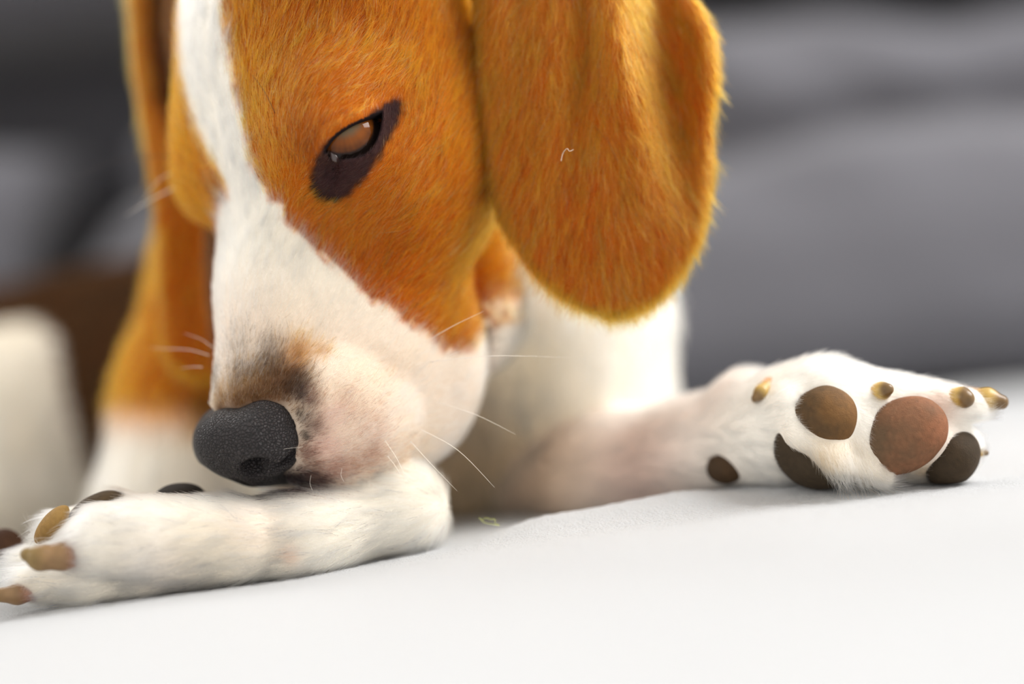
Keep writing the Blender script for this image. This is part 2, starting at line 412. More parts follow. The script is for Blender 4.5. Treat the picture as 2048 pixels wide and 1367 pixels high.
DABS=[  # spots picked at image pixels and projected along camera rays onto the surface
    (-8.01, 0.97, -1.02, 0.43, (0.06, 0.05, 0.045), 0.55),
    (-7.25, 0.05, -0.9, 0.42, (0.07, 0.055, 0.05), 0.55),
    (-6.62, -0.14, -0.73, 0.45, (0.06, 0.045, 0.04), 0.7000000000000001),
    (-6.1, -0.14, -0.6, 0.42, (0.05, 0.035, 0.03), 0.75),
    (-5.67, -0.18, -0.77, 0.32, (0.04, 0.025, 0.025), 0.85),
    (-6.31, -0.06, -0.14, 0.45, (0.09, 0.07, 0.06), 0.44999999999999996),
    (-7.36, 0.32, -0.14, 0.61, (0.14, 0.12, 0.1), 0.35),
    (-9.54, 7.66, -2.12, 0.54, (0.22, 0.11, 0.035), 0.95),
    (-7.76, 0.36, -1.71, 0.49, (0.16, 0.075, 0.02), 1),
    (-7.22, -0.1, -1.56, 0.53, (0.14, 0.065, 0.02), 1),
    (-6.73, -0.26, -1.42, 0.56, (0.13, 0.06, 0.018), 1),
    (-6.27, -0.27, -1.29, 0.56, (0.12, 0.055, 0.018), 1),
    (-5.85, -0.23, -1.13, 0.49, (0.1, 0.045, 0.018), 1),
    (-5.54, -0.36, -1.13, 0.38, (0.05, 0.03, 0.02), 0.9),
    (-5.61, -0.02, -0.27, 0.4, (0.5, 0.23, 0.06), 0.9),
    (-4.99, -0.06, -0.22, 0.24, (0.5, 0.25, 0.08), 0.6),
    (-5.24, -0.51, -1.52, 0.29, (0.1, 0.05, 0.04), 0.8),
    (-5.16, -0.49, -2.17, 0.34, (0.08, 0.04, 0.035), 0.8500000000000001),
    (-5.36, -0.25, -2.9, 0.34, (0.12, 0.05, 0.04), 0.8999999999999999),
    (-5.27, 0.09, -3.45, 0.4, (0.14, 0.07, 0.05), 0.8999999999999999),
    (-4.54, 0.01, -3.32, 0.47, (0.3, 0.13, 0.1), 0.7),
    (-3.75, 0.1, -3.06, 0.53, (0.38, 0.18, 0.12), 0.55),
    (-4.36, -0.47, -1.52, 0.52, (0.3, 0.15, 0.12), 0.28),
    (-3.73, -0.2, -2.18, 0.66, (0.36, 0.17, 0.13), 0.3),
    (-2.82, 1.01, -2.99, 0.46, (0.55, 0.24, 0.1), 0.35),
    (-3.24, 0.32, -0.75, 0.4, (0.5, 0.3, 0.15), 0.15),
    (-4.82, -0.37, -2.7, 0.44, (0.8, 0.5, 0.46), 0.55),
    (-4.67, -0.53, -1.91, 0.34, (0.82, 0.55, 0.5), 0.5),
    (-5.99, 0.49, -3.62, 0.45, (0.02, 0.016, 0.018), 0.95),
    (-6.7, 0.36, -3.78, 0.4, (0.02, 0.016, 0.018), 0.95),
    (-5.53, -0.43, -1.91, 0.18, (0.02, 0.015, 0.015), 0.7),
    (-5.41, -0.4, -2.44, 0.16, (0.02, 0.015, 0.015), 0.8),
    (-5.54, -0.42, -1.39, 0.16, (0.03, 0.02, 0.02), 0.7),
    (-8.15, 1.72, 4.09, 0.36, (0.25, 0.09, 0.02), 0.6),
    (-5.61, -0.87, 5.41, 0.58, (0.1, 0.045, 0.015), 0.14),
    (-5.21, -0.94, 4.94, 0.52, (0.12, 0.05, 0.02), 0.3),
    (-0.68, 3.39, 0.33, 0.11, (0.05, 0.02, 0.02), 1.6),  # from here: dark of the mouth slit put into colour instead of a groove
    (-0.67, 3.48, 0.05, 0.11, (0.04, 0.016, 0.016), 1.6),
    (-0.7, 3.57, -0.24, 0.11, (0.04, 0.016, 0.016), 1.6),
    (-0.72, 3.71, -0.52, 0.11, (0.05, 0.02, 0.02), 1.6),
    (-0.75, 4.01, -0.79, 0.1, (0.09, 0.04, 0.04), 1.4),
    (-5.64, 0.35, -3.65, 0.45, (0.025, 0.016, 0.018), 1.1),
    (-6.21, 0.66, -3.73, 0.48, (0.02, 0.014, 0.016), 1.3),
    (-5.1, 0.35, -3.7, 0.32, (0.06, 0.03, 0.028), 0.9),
]

def lerp(a, b, t): return a + (b - a) * t[:, None]
def lid_d(p):
    r = p - EC; u, v, w = r @ E1, r @ E2, r @ E3
    d = poly2(u, v, LID_DARK); return np.where((w > 0) & (np.sqrt((r ** 2).sum(1)) < 2.6), d, 9.0)
def open_d(p):
    r = p - EC; u, v, w = r @ E1, r @ E2, r @ E3
    return np.where((w > 0.2) & (np.sqrt((r ** 2).sum(1)) < 1.6), poly2(u, v, OPEN), 9.0)
def coat(p, D, jit=None, hard=None):
    """colour of the coat at surface points, some shade painted in; jit = random numbers for single hairs"""
    n = len(p); who = D.argmin(1)
    col = np.tile(ORANGE, (n, 1)).astype(float)
    n1, n2, n3 = vnoise(p, 0.9, 1), vnoise(p, 2.6, 2), vnoise(p, 7.0, 3)
    j = np.zeros(n) if jit is None else jit
    # head
    h = who == 0
    if h.any():
        q = toH(p[h]); a = np.arctan2(q[:, 0], q[:, 2] + 2.2); b = q[:, 1]
        c = lerp(np.tile(ORANGE, (h.sum(), 1)), DEEP, np.clip(0.15 + 0.6 * sstep(-b, 0.6, 4.5) + 0.5 * (n1[h] - .5) + 0.3 * (n2[h] - .5), 0, 1))
        e = np.sqrt(((p[h] - EC) ** 2).sum(1))
        c = lerp(c, GOLD, 0.55 * np.exp(-((e - 1.9) / 0.9) ** 2))
        dw = poly2(a * 2.4, b, A(WHITE_AREA) * A((2.4, 1))) + 0.22 * (n3[h] - .5) + 0.25 * (n2[h] - .5) + 0.10 * j[h]
        wcol = lerp(np.tile(WHITE, (h.sum(), 1)), CREAM, np.clip(0.38 + 0.5 * n1[h] * sstep(q[:, 0], 0, 2.5), 0, 1))
        c = lerp(c, wcol, sstep(-dw, -0.12, 0.12))
        ld = lid_d(p[h]) + 0.10 * (n3[h] - .5)
        c = lerp(c, LIDSKIN, sstep(-ld, -0.10, 0.10))
        col[h] = c
    for i in (1, 2):
        s = who == i
        if s.any():
            if i == 1:
                q = p[s] - NE_O; u, v = q @ NE_U, q @ NE_V
                t = 0.45 + 0.5 * (n1[s] - .5) + 0.5 * (vnoise(np.stack([u * 2.2 + v * .4, v * 0.35, v * 0], 1), 1.0, 5) - .5)
                t = t + 0.35 * np.exp(-((u - 2.6) / .5) ** 2 - ((v + 1) / 2.5) ** 2) + 0.25 * np.exp(-((v - 3) / 1.6) ** 2) - 0.35 * np.exp(-((u - 1.6 - .1 * v) / .5) ** 2) * (v < 2.5)
                col[s] = lerp(np.tile(GOLD * .92, (s.sum(), 1)), DEEP * A((1.6, 1.45, 1.2)), np.clip(t, 0, 1))
            else:
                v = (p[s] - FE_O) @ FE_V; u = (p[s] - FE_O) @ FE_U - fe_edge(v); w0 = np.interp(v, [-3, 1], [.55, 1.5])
                col[s] = lerp(lerp(np.tile(GOLD, (s.sum(), 1)), ORANGE, sstep(v, -2, 1)), A((.075, .02, .004)), sstep(u, w0 - .35, w0 + .25))  # shade inside the far ear painted dark behind its lighter rim
    s = who == 3
    if s.any():                                    # neck and chest: orange nape, white front
        P = p[s]
        x2 = P[:, 0] + 0.25 * (P[:, 1] - 10)
        side = sstep(-P[:, 0] - 0.35 * (P[:, 1] - 10) + 0.35 * P[:, 2], 6.2, 7.4) * sstep(P[:, 2], -3.0 - .5, -1.2)
        top = sstep(P[:, 2], 5.5, 7.5)
        c = lerp(np.tile(WHITE, (s.sum(), 1)), CREAM, np.full(s.sum(), .5))
        c = lerp(c, A((.52, .33, .15)), .75 * sstep(-P[:, 2] + .35 * (1.5 - P[:, 0]), .6, 4.2) * sstep(P[:, 0], -6, -3))  # lower chest tan: partly coat, partly shading painted into the colour
        c = lerp(c, A((.80, .62, .36)), .5 * np.exp(-((P[:, 0] - .5) / 1.6) ** 2 - ((P[:, 2] + .5) / 2) ** 2))
        col[s] = lerp(c, ORANGE, np.clip(np.maximum(side, top), 0, 1))
    s = who == 4
    if s.any():
        P = p[s]
        c = lerp(np.tile(SADDLE, (s.sum(), 1)), ORANGE * .18, np.clip(n1[s] * .5, 0, 1))
        col[s] = lerp(c, CREAM, sstep(-P[:, 2], 4.5, 5.5))
    s = who == 5
    if s.any(): col[s] = lerp(np.tile(CREAM, (s.sum(), 1)), WHITE, .5 + n1[s] * .5)
    s = who == 6
    if s.any():
        P = p[s]
        c = lerp(np.tile(WHITE, (s.sum(), 1)), CREAM, np.clip(.4 + .9 * (n1[s] - .3), 0, 1))
        for (cc, r, k, m) in ((PX(500, 1050, -.9), .9, PINK, .22), (PX(330, 1120, -1.2), 1.2, PINK, .15), (PX(580, 1107, -.8), .25, ORANGE, .45), (PX(90, 1130, -1.6), .5, PINK * .8, .35)):
            c = lerp(c, A(k), m * np.exp(-((P - cc) ** 2).sum(1) / r ** 2))
        col[s] = c
    s = who == 7
    if s.any():
        P = p[s]
        c = np.tile(WHITE, (s.sum(), 1))
        c = lerp(c, A((.60, .37, .22)), .7 * sstep(-P[:, 0], -4.4, -.6))
        for (cc, r, k, m) in ((PX(1330, 900, 4), 1.9, PINK, .55), (PX(1290, 960, 4.6), 1.5, PINK * .8, .6), (PX(1450, 800, 3), 1.0, PINK, .45),
                              (PX(1870, 810, .5), .55, A((.55, .2, .08)), .75), (PX(1735, 830, .4), .3, A((.5, .25, .1)), .8), (PX(1760, 760, .6), .3, PINK, .6),
                              (PX(1650, 925, -.4), .75, A((.66, .48, .28)), .8), (PX(1730, 940, .1), .7, A((.62, .42, .18)), .6), (PX(1850, 950, .3), .6, A((.45, .28, .1)), .7), (PX(1860, 880, .2), .5, A((.5, .2, .08)), .6), (PX(1620, 900, .4), .7, CREAM, .7)):
            c = lerp(c, A(k), m * np.exp(-((P - cc) ** 2).sum(1) / r ** 2))
        col[s] = c
    # spots, ticking and the painted dark of the mouth slit
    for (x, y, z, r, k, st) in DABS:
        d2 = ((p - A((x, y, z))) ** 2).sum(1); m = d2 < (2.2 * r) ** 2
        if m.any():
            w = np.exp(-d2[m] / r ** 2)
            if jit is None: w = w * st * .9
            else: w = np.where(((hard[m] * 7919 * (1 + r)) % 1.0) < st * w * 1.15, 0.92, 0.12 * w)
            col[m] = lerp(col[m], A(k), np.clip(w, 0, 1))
    return np.clip(col, 0.004, 0.98)

# pads and claws of the paws (C frame)
def turned(deg):
    c, s_ = math.cos(math.radians(deg)), math.sin(math.radians(deg))
    return A(((c, 0, s_), (0, 1, 0), (-s_, 0, c)))
PADS = [  # centre, radii, turn, colour a, colour b
    (PR(1653, 834, 0.52), (0.88, 0.66, 0.82), -20, (.20, .095, .028), (.085, .05, .022)),
    (PR(1808, 870, 0.42), (1.22, 0.68, 0.95), 32, (.26, .105, .05), (.12, .072, .038)),
    (PR(1900, 915, 0.95), (0.86, 0.78, 0.72), 40, (.055, .034, .017), (.035, .024, .013)),
    (PR(1632, 894, 1.05), (1.22, 0.92, 1.10), -35, (.06, .042, .024), (.045, .03, .016)),
    (PX(1450, 936, 1.85), (0.52, 0.42, 0.44), 0, (.09, .045, .018), (.05, .03, .015)),
    (PX(362, 1006, 0.75), (0.78, 0.55, 0.56), 0, (.03, .022, .015), (.02, .015, .012)),
    (PX(190, 1036, 0.2), (1.0, 0.6, 0.58), 35, (.05, .033, .018), (.09, .055, .022)),
    (PX(104, 1048, -0.30), (0.62, 0.45, 0.27), 50, (.36, .22, .07), (.28, .16, .05)),
    (PX(8, 1108, 1.5), (0.6, 0.5, 0.7), 0, (.07, .03, .012), (.05, .02, .01)),
]
def pad_f(i):
    c, r, t, _, _ = PADS[i]
    return lambda p: ell(p, c, A(r), turned(t))
CLAWS = [  # chain of spots, radii
    ([PX(170, 1106, -1.15), PX(125, 1112, -1.55), PX(80, 1115, -1.75), PX(54, 1108, -1.8)], [.26, .34, .31, .17]),
    ([PX(80, 1180, -.6), PX(35, 1188, -.85), PX(-25, 1190, -.95)], [.22, .25, .14]),
    ([PR(1745, 786, .8), PR(1765, 781, .5), PR(1776, 778, .32)], [.22, .22, .15]),
    ([PR(1890, 797, .95), PR(1924, 795, .7), PR(1932, 797, .55)], [.24, .27, .22]),
    ([PR(1935, 795, 1.2), PR(1975, 798, .95), PR(2002, 804, .85)], [.24, .29, .2]),
    ([PX(1540, 768, 1.25), PX(1523, 784, .92), PX(1512, 796, .8)], [.20, .19, .13]),
    ([PR(1935, 905, 1.2), PR(1972, 905, 1.15)], [.18, .08]),
]
def bare_d(p):                                     # distance to what carries no fur
    d = nose_f(p)
    for i in range(len(PADS)): d = np.minimum(d, pad_f(i)(p))
    for pts, rs in CLAWS: d = np.minimum(d, chain(p, pts, rs, .1) + .06)
    return d

# ================================================================ the dog: meshes
import time; T0 = time.time()
dog = bpy.data.objects.new('dog', None); link(dog); dog.location = W(PX(700, 1000, 8)); dog.empty_display_size = .05
tag(dog, 'tan and white beagle lying on the white blanket with its nose on its paw', 'dog')
INV = Matrix.Translation(dog.location).inverted()
def under(o, parent=dog):
    o.parent = parent; o.matrix_parent_inverse = INV if parent is dog else Matrix.Identity(4)
    return o
def surf_mat(name, rough=.7, spec=.2, sub=0.0, bump=None):
    m, n, l, b = mat_new(name, (1, 1, 1), rough, spec)
    at = n.new('ShaderNodeAttribute'); at.attribute_name = 'coat'; l.new(at.outputs['Color'], b.inputs['Base Color'])
    if bump:
        tc = n.new('ShaderNodeNewGeometry'); no = n.new('ShaderNodeTexNoise'); no.inputs['Scale'].default_value = bump[0]; no.inputs['Detail'].default_value = 4
        bp = n.new('ShaderNodeBump'); bp.inputs['Strength'].default_value = bump[1]; bp.inputs['Distance'].default_value = bump[2]
        l.new(tc.outputs['Position'], no.inputs['Vector']); l.new(no.outputs[0], bp.inputs['Height']); l.new(bp.outputs[0], b.inputs['Normal'])
    if sub:
        b.inputs['Subsurface Weight'].default_value = sub; b.inputs['Subsurface Radius'].default_value = (.004, .002, .001); b.inputs['Subsurface Scale'].default_value = 1
    return m
V, Q = surface(f_dog, (-39, -6, -16), (18, 50, 20), 0.16)
M_skin = surf_mat('coat_skin', .85, .1)
body = under(mesh_fast('body', W(V), Q, M_skin))
def refine(o, f, c, r, n=2):
    bm = bmesh.new(); bm.from_mesh(o.data)
    for it in range(n):
        rr = (r * (1.15 if it == 0 else 1.0)) * 0.01; cw = Vector(W(c))
        es = [e for e in bm.edges if (e.verts[0].co - cw).length < rr and (e.verts[1].co - cw).length < rr]
        bmesh.ops.subdivide_edges(bm, edges=es, cuts=1, use_grid_fill=True)
        vs = [v for v in bm.verts if (v.co - cw).length < rr * 1.05]
        P = toC(np.array([v.co[:] for v in vs]))
        for _ in range(4):
            g = grad(f, P, 0.012); dd = f(P)
            st = dd[:, None] * g / np.maximum((g ** 2).sum(1), .2)[:, None]
            ln = np.linalg.norm(st, axis=1, keepdims=True)
            P = P - st * np.minimum(1, 0.05 / np.maximum(ln, 1e-9))
        for v, q in zip(vs, W(P)): v.co = q
    bm.to_mesh(o.data); bm.free()
    o.data.polygons.foreach_set('use_smooth', np.ones(len(o.data.polygons), bool)); o.data.update()
refine(body, f_dog, EC + E3, 1.7, 2); refine(body, f_dog, H(.4, 7.0, -.9), 2.3, 1)
BV = np.zeros(len(body.data.vertices) * 3); body.data.vertices.foreach_get('co', BV); BV = toC(BV.reshape(-1, 3))
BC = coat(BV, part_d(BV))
inside = (np.sqrt(((BV - EC) ** 2).sum(1)) < EYER + 0.02) | (np.abs(open_d(BV)) < 0.045)
BC[inside] = (.012, .007, .008)
tan_ = sstep(BC[:, 0] / np.maximum(BC[:, 2], .004), 2.0, 4.0)
hq = toH(BV); muz = ((part_d(BV).argmin(1) == 0) * sstep(hq[:, 1], 2.5, 5.5) * (1 - tan_))
BC = lerp(BC * .96, BC * A((.52, .44, .38)), tan_); BC = lerp(BC, BC * A((.93, .82, .76)), muz)
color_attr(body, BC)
print('BODY', len(V), time.time() - T0)

# nose
NV, NQ = surface(nose_f, H(0, 7.6, -1) - 4, H(0, 7.6, -1) + 4, 0.055)
M_nose, n, l, b = mat_new('nose_leather', (.02, .018, .02), .5, .3)
tc = n.new('ShaderNodeNewGeometry'); vo = n.new('ShaderNodeTexVoronoi'); vo.feature = 'DISTANCE_TO_EDGE'; vo.inputs['Scale'].default_value = 1150
nz = n.new('ShaderNodeTexNoise'); nz.inputs['Scale'].default_value = 500
mx = n.new('ShaderNodeMix'); mx.data_type = 'VECTOR'; mx.inputs['Factor'].default_value = .0006
ad = n.new('ShaderNodeVectorMath'); ad.operation = 'MULTIPLY_ADD'; ad.inputs[1].default_value = (.0006,) * 3
l.new(nz.outputs['Color'], ad.inputs[0]); l.new(tc.outputs['Position'], ad.inputs[2]); l.new(ad.outputs[0], vo.inputs['Vector'])
l.new(tc.outputs['Position'], nz.inputs['Vector'])
rp = n.new('ShaderNodeValToRGB'); rp.color_ramp.elements[0].color = (.004, .0035, .004, 1); rp.color_ramp.elements[1].color = (.036, .030, .031, 1)
rp.color_ramp.elements[1].position = .16
l.new(vo.outputs['Distance'], rp.inputs[0]); l.new(rp.outputs[0], b.inputs['Base Color'])
rh = n.new('ShaderNodeValToRGB'); rh.color_ramp.elements[1].position = .3; l.new(vo.outputs['Distance'], rh.inputs[0])
bp = n.new('ShaderNodeBump'); bp.inputs['Strength'].default_value = .7; bp.inputs['Distance'].default_value = .0006
l.new(rh.outputs[0], bp.inputs['Height']); l.new(bp.outputs[0], b.inputs['Normal'])
nose = under(mesh_fast('nose', W(NV), NQ, M_nose)); nose['label'] = 'dark grey cracked leather nose'

# eyes
M_eye, n, l, b = mat_new('eye_ball', (.5, .4, .35), .03, .22)
at = n.new('ShaderNodeAttribute'); at.attribute_name = 'coat'; l.new(at.outputs['Color'], b.inputs['Base Color'])
M_cor, n, l, b = mat_new('cornea', (1, 1, 1), .02, .5)
b.inputs['Transmission Weight'].default_value = 1; b.inputs['IOR'].default_value = 1.38
def eye_at(c, gaze, r, label):
    bm = bmesh.new(); bmesh.ops.create_uvsphere(bm, u_segments=64, v_segments=48, radius=r * .01)
    me = bpy.data.meshes.new('eye'); bm.to_mesh(me); bm.free(); me.materials.append(M_eye)
    me.polygons.foreach_set('use_smooth', np.ones(len(me.polygons), bool))
    o = bpy.data.objects.new('eye', me); link(o); o.location = W(c)
    g = Vector(Wd(gaze)); o.rotation_mode = 'QUATERNION'; o.rotation_quaternion = g.to_track_quat('Z', 'Y')
    co = np.zeros(len(me.vertices) * 3); me.vertices.foreach_get('co', co); co = co.reshape(-1, 3) * 100 / r
    th = np.arccos(np.clip(co[:, 2], -1, 1)); ang = np.arctan2(co[:, 1], co[:, 0])
    rad = .5 + .5 * np.sin(ang * 23) * np.sin(ang * 11)
    c3 = lerp(np.tile((.24, .066, .008), (len(th), 1)), A((.06, .018, .004)), sstep(th, .60, .84) * .6 + .25 * rad)
    c3 = lerp(c3, A((.15, .12, .07)), sstep(-th, -.62, -.36) * (.75 + .25 * rad)); c3 = lerp(c3, A((.008, .006, .006)), sstep(-th, -.27, -.23))  # grey reflection painted into the inner iris, then the pupil
    c3 = lerp(c3, A((.010, .007, .006)), sstep(th, .86, .93)); c3 = lerp(c3, A((.05, .03, .026)), sstep(th, 1.02, 1.15))
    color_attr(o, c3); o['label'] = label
    return under(o)
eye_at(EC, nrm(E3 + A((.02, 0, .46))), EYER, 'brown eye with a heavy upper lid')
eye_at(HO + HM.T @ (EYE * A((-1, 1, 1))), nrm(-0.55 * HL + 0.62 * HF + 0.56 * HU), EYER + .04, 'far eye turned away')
# wet inner corner
tcx = on_ball(e_uv([(660, 304), (668, 314), (676, 322), (664, 330)]), EYER + 0.0)
TV, TQ = surface(lambda p: smin(chain(p, list(tcx[:3]), [.02, .03, .02]), sph(p, tcx[3], .02), .04), tcx.min(0) - .4, tcx.max(0) + .4, .025)
M_wet, n, l, b = mat_new('wet_lining', (.05, .03, .028), .08, .9)
td = under(mesh_fast('tear_duct', W(TV), TQ, M_wet)); td['label'] = 'wet pinkish inner corner of the eye'

# pads, claws
M_pad = surf_mat('pad_leather', .75, .25, bump=(2600, .5, .0003))
for i, (c, r, t, ca, cb) in enumerate(PADS):
    f = pad_f(i); pv, pq = surface(lambda p: smax(f(p) + .05 * (vnoise(p, 2.2, 9) - .5), blanket_z((p @ RC.T)[:, 0], (p @ RC.T)[:, 1]) + .05 - (p @ RC.T)[:, 2], .08), c - 2, c + 2, .085)
    o = under(mesh_fast('paw_pad', W(pv), pq, M_pad))
    w = np.clip(.5 + .7 * (vnoise(pv, 1.8, 4) - .5) + .5 * (pv[:, 0] - c[0]) / r[0] + .35 * (vnoise(pv, 9, 6) - .5), 0, 1)
    cc = lerp(np.tile(A(cb), (len(pv), 1)), A(ca), w)
    color_attr(o, cc * (.8 + .4 * vnoise(pv, 22, 7))[:, None])
M_claw = surf_mat('claw_horn', .35, .5)
for k, (pts, rs) in enumerate(CLAWS):
    P = A(pts); cv, cq = surface(lambda p: chain(p, pts, rs, .12), P.min(0) - .6, P.max(0) + .6, .045)
    o = under(mesh_fast('claw', W(cv), cq, M_claw))
    ax = P[-1] - P[0]; t = np.clip(((cv - P[0]) @ ax) / (ax @ ax), -.2, 1.2)
    base, mid, tip = (A((.40, .19, .14)), A((.27, .155, .065)), A((.22, .14, .04))) if k < 2 else (A((.60, .30, .12)), A((.55, .36, .10)), A((.16, .09, .03)))
    cc = lerp(lerp(np.tile(base, (len(cv), 1)), mid, sstep(t, .1, .5)), tip, sstep(t, .65, 1.0))
    color_attr(o, cc * (.85 + .3 * vnoise(cv, 8, 3))[:, None])
print('BITS', time.time() - T0)

# ================================================================ the dog: fur
def hair_mat(name, rough=.32, radial=.45, mel=None):
    m = bpy.data.materials.new(name); m.use_nodes = True; n, l = m.node_tree.nodes, m.node_tree.links; n.clear()
    out = n.new('ShaderNodeOutputMaterial'); h = n.new('ShaderNodeBsdfHairPrincipled'); h.parametrization = 'COLOR'
    at = n.new('ShaderNodeAttribute'); at.attribute_name = 'coat'
    h.inputs['Roughness'].default_value = rough; h.inputs['Radial Roughness'].default_value = radial
    h.inputs['IOR'].default_value = 1.30
    l.new(at.outputs['Color'], h.inputs['Color']); l.new(h.outputs[0], out.inputs[0])
    return m
M_hair = hair_mat('fur')
M_soft = surf_mat('soft_fur', .8, .15)
def hair_obj(name, pts, rad, col, parent, mat=M_hair):   # pts (n, k, 3) in C
    n, k, _ = pts.shape
    hc = bpy.data.hair_curves.new(name); hc.add_curves([k] * n)
    hc.attributes['position'].data.foreach_set('vector', np.ascontiguousarray(W(pts.reshape(-1, 3)), np.float32).ravel())
    ra = hc.attributes.get('radius') or hc.attributes.new('radius', 'FLOAT', 'POINT')
    prof = np.array([1.0, .92, .7, .18]) if k == 4 else np.linspace(1, .15, k)
    ra.data.foreach_set('value', (rad[:, None] * prof[None] * .01).astype(np.float32).ravel())
    ca = hc.attributes.new('coat', 'FLOAT_COLOR', 'CURVE'); c = np.ones((n, 4), np.float32); c[:, :3] = col
    ca.data.foreach_set('color', c.ravel())
    hc.materials.append(mat)
    o = bpy.data.objects.new(name, hc); link(o)
    return under(o, parent)
NOSE_TIP = H(0, 8.6, -1.4)
def fur_dir(P, who):
    d = np.zeros_like(P)
    s = who == 0
    q = P[s] - NOSE_TIP
    d[s] = q / np.linalg.norm(q, axis=1, keepdims=True) + 0.15 * (HL[None] * np.sign(toH(P[s])[:, :1]))
    # swirl round the eye
    e = P[s] - EC; el = np.linalg.norm(e, axis=1)
    tang = np.cross(E3[None], e); tang /= np.maximum(np.linalg.norm(tang, axis=1, keepdims=True), .01)
    up = np.tanh((e @ E2) / .7)[:, None]
    d[s] += tang * -up * (0.9 * np.exp(-((el - 1.6) / 1.0) ** 2))[:, None]
    s = who == 1
    u = (P[s] - NE_O) @ NE_U; v = (P[s] - NE_O) @ NE_V
    d[s] = NE_V + NE_U * (0.10 * u + 0.25 * np.exp(-((u - 1.5) / .8) ** 2) * (v < 3))[:, None]
    d[who == 2] = FE_V
    d[who == 3] = A((0.05, -.2, -1.0))
    d[who == 4] = A((-.75, .5, -.35)); d[who == 5] = A((-.2, 0, -1.0))
    s = who == 6
    far = sstep(P[s][:, 1], 2.5, 4.5)[:, None]
    d[s] = (1 - far) * A((-1.0, -.12, -.12)) + far * A((.25, -1.0, -.1))
    s = who == 7
    t = sstep(P[s][:, 0], 6.8, 7.6)[:, None]
    tuft = np.exp(-((P[s] - PX(1670, 905, -.1)) ** 2).sum(1) / .9 ** 2)[:, None]
    d[s] = A((1.0, -.25, .05)) + tuft * A((-1.2, -.9, -2.6))
    return d
LEN = A((.62, .80, .8, 1.2, 1.4, 1.2, .70, .62)); DENS = A((520, 430, 160, 55, 40, 50, 420, 420)); LIFT = A((.20, .20, .2, .25, .2, .2, .20, .24)); RADI = A((.0048, .0052, .008, .016, .018, .016, .0050, .0050))
def grow():
    me = body.data; me.calc_loop_triangles()
    T = np.zeros(len(me.loop_triangles) * 3, np.int32); me.loop_triangles.foreach_get('vertices', T); T = T.reshape(-1, 3)
    a, b, c = BV[T[:, 0]], BV[T[:, 1]], BV[T[:, 2]]
    cr_ = np.cross(b - a, c - a); ar = np.linalg.norm(cr_, axis=1) / 2; cen = (a + b + c) / 3
    who = part_d(cen).argmin(1)
    # the side turned away from the camera gets thinner fur
    nv = cr_ / np.maximum(2 * ar[:, None], 1e-9)
    vis = np.where((nv @ nrm((0, -1, .15))) > -.25, 1.0, .3)
    dens = DENS[who] * vis
    dens = np.where(cen[:, 0] < -20, dens * .3, dens)
    hq_ = toH(cen); dens = np.where(who == 0, dens * (1 + .15 * sstep(hq_[:, 1], 3.5, 6.5)), dens)
    N = rng.poisson(dens * ar)
    ti = np.repeat(np.arange(len(T)), N)
    r1, r2 = rng.random(len(ti)), rng.random(len(ti)); s = np.sqrt(r1)
    P = a[ti] * (1 - s)[:, None] + b[ti] * (s * (1 - r2))[:, None] + c[ti] * (s * r2)[:, None]
    nn = np.zeros_like(BV)
    for k in range(3): np.add.at(nn, T[:, k], cr_)
    nn /= np.maximum(np.linalg.norm(nn, axis=1, keepdims=True), 1e-9)
    Nn = nn[T[ti, 0]] * (1 - s)[:, None] + nn[T[ti, 1]] * (s * (1 - r2))[:, None] + nn[T[ti, 2]] * (s * r2)[:, None]
    Nn /= np.maximum(np.linalg.norm(Nn, axis=1, keepdims=True), 1e-9)
    keep = (bare_d(P) > .03) & (open_d(P) > .05)
    # nothing grows inside the closed folds
    keep &= f_dog(P + Nn * .12) > .03
    P, Nn = P[keep], Nn[keep]
    D = part_d(P); who = D.argmin(1); n = len(P)
    # blend the direction across joints
    d = fur_dir(P, who)
    d = d - Nn * (d * Nn).sum(1)[:, None]; d /= np.maximum(np.linalg.norm(d, axis=1, keepdims=True), 1e-6)
    clump = np.stack([vnoise(P, 2.0, k) - .5 for k in (21, 22, 23)], 1) * .5 + np.stack([vnoise(P, 7.0, k) - .5 for k in (24, 25, 26)], 1) * .8
    d = d + clump + rng.normal(0, .13, (n, 3)); d = d - Nn * (d * Nn).sum(1)[:, None]; d /= np.maximum(np.linalg.norm(d, axis=1, keepdims=True), 1e-6)
    L = LEN[who] * rng.uniform(.65, 1.15, n)
    q = toH(P); hm = who == 0
    L = np.where(hm, L * (1 - .58 * sstep(q[:, 1], 1.5, 6.2)), L)
    ld = lid_d(P); lm = hm & (ld < .12)
    L = np.where(lm, .13 + .10 * rng.random(n), L)
    e = np.sqrt(((P - EC) ** 2).sum(1)); L = np.where(hm & ~lm, L * (.55 + .45 * sstep(e, 1.2, 2.6)), L)
    bd = bare_d(P); L = L * np.where(hm, .75 + .25 * sstep(bd, .05, .6), .45 + .55 * sstep(bd, .02, .35))
    tuft = np.exp(-((P - PX(1660, 905, .1)) ** 2).sum(1) / .9 ** 2); L = L * (1 + 1.0 * tuft * (who == 7))
    toes = np.exp(-((P - PX(90, 1060, -.6)) ** 2).sum(1) / 1.2 ** 2); L = L * (1 + .35 * toes * (who == 6))
    lift = LIFT[who] * rng.uniform(.5, 1.7, n) + .22 * (who == 0) * sstep(q[:, 1], 4, 7) + .30 * tuft * (who == 7) + .25 * toes * (who == 6)
    pts = np.zeros((n, 4, 3)); pts[:, 0] = P - Nn * .003
    for k, (t, up) in enumerate(((.33, 1.0), (.67, .72), (1.0, .38)), 1):
        step = d * np.cos(lift * up)[:, None] + Nn * np.sin(lift * up)[:, None] + rng.normal(0, .05, (n, 3))
        pts[:, k] = pts[:, k - 1] + step * (L / 3)[:, None]
    hard = rng.random(n)
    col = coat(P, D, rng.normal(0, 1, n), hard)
    lum = rng.uniform(.5, 1.42, n) * (.66 + .68 * vnoise(P, 7.0, 51))
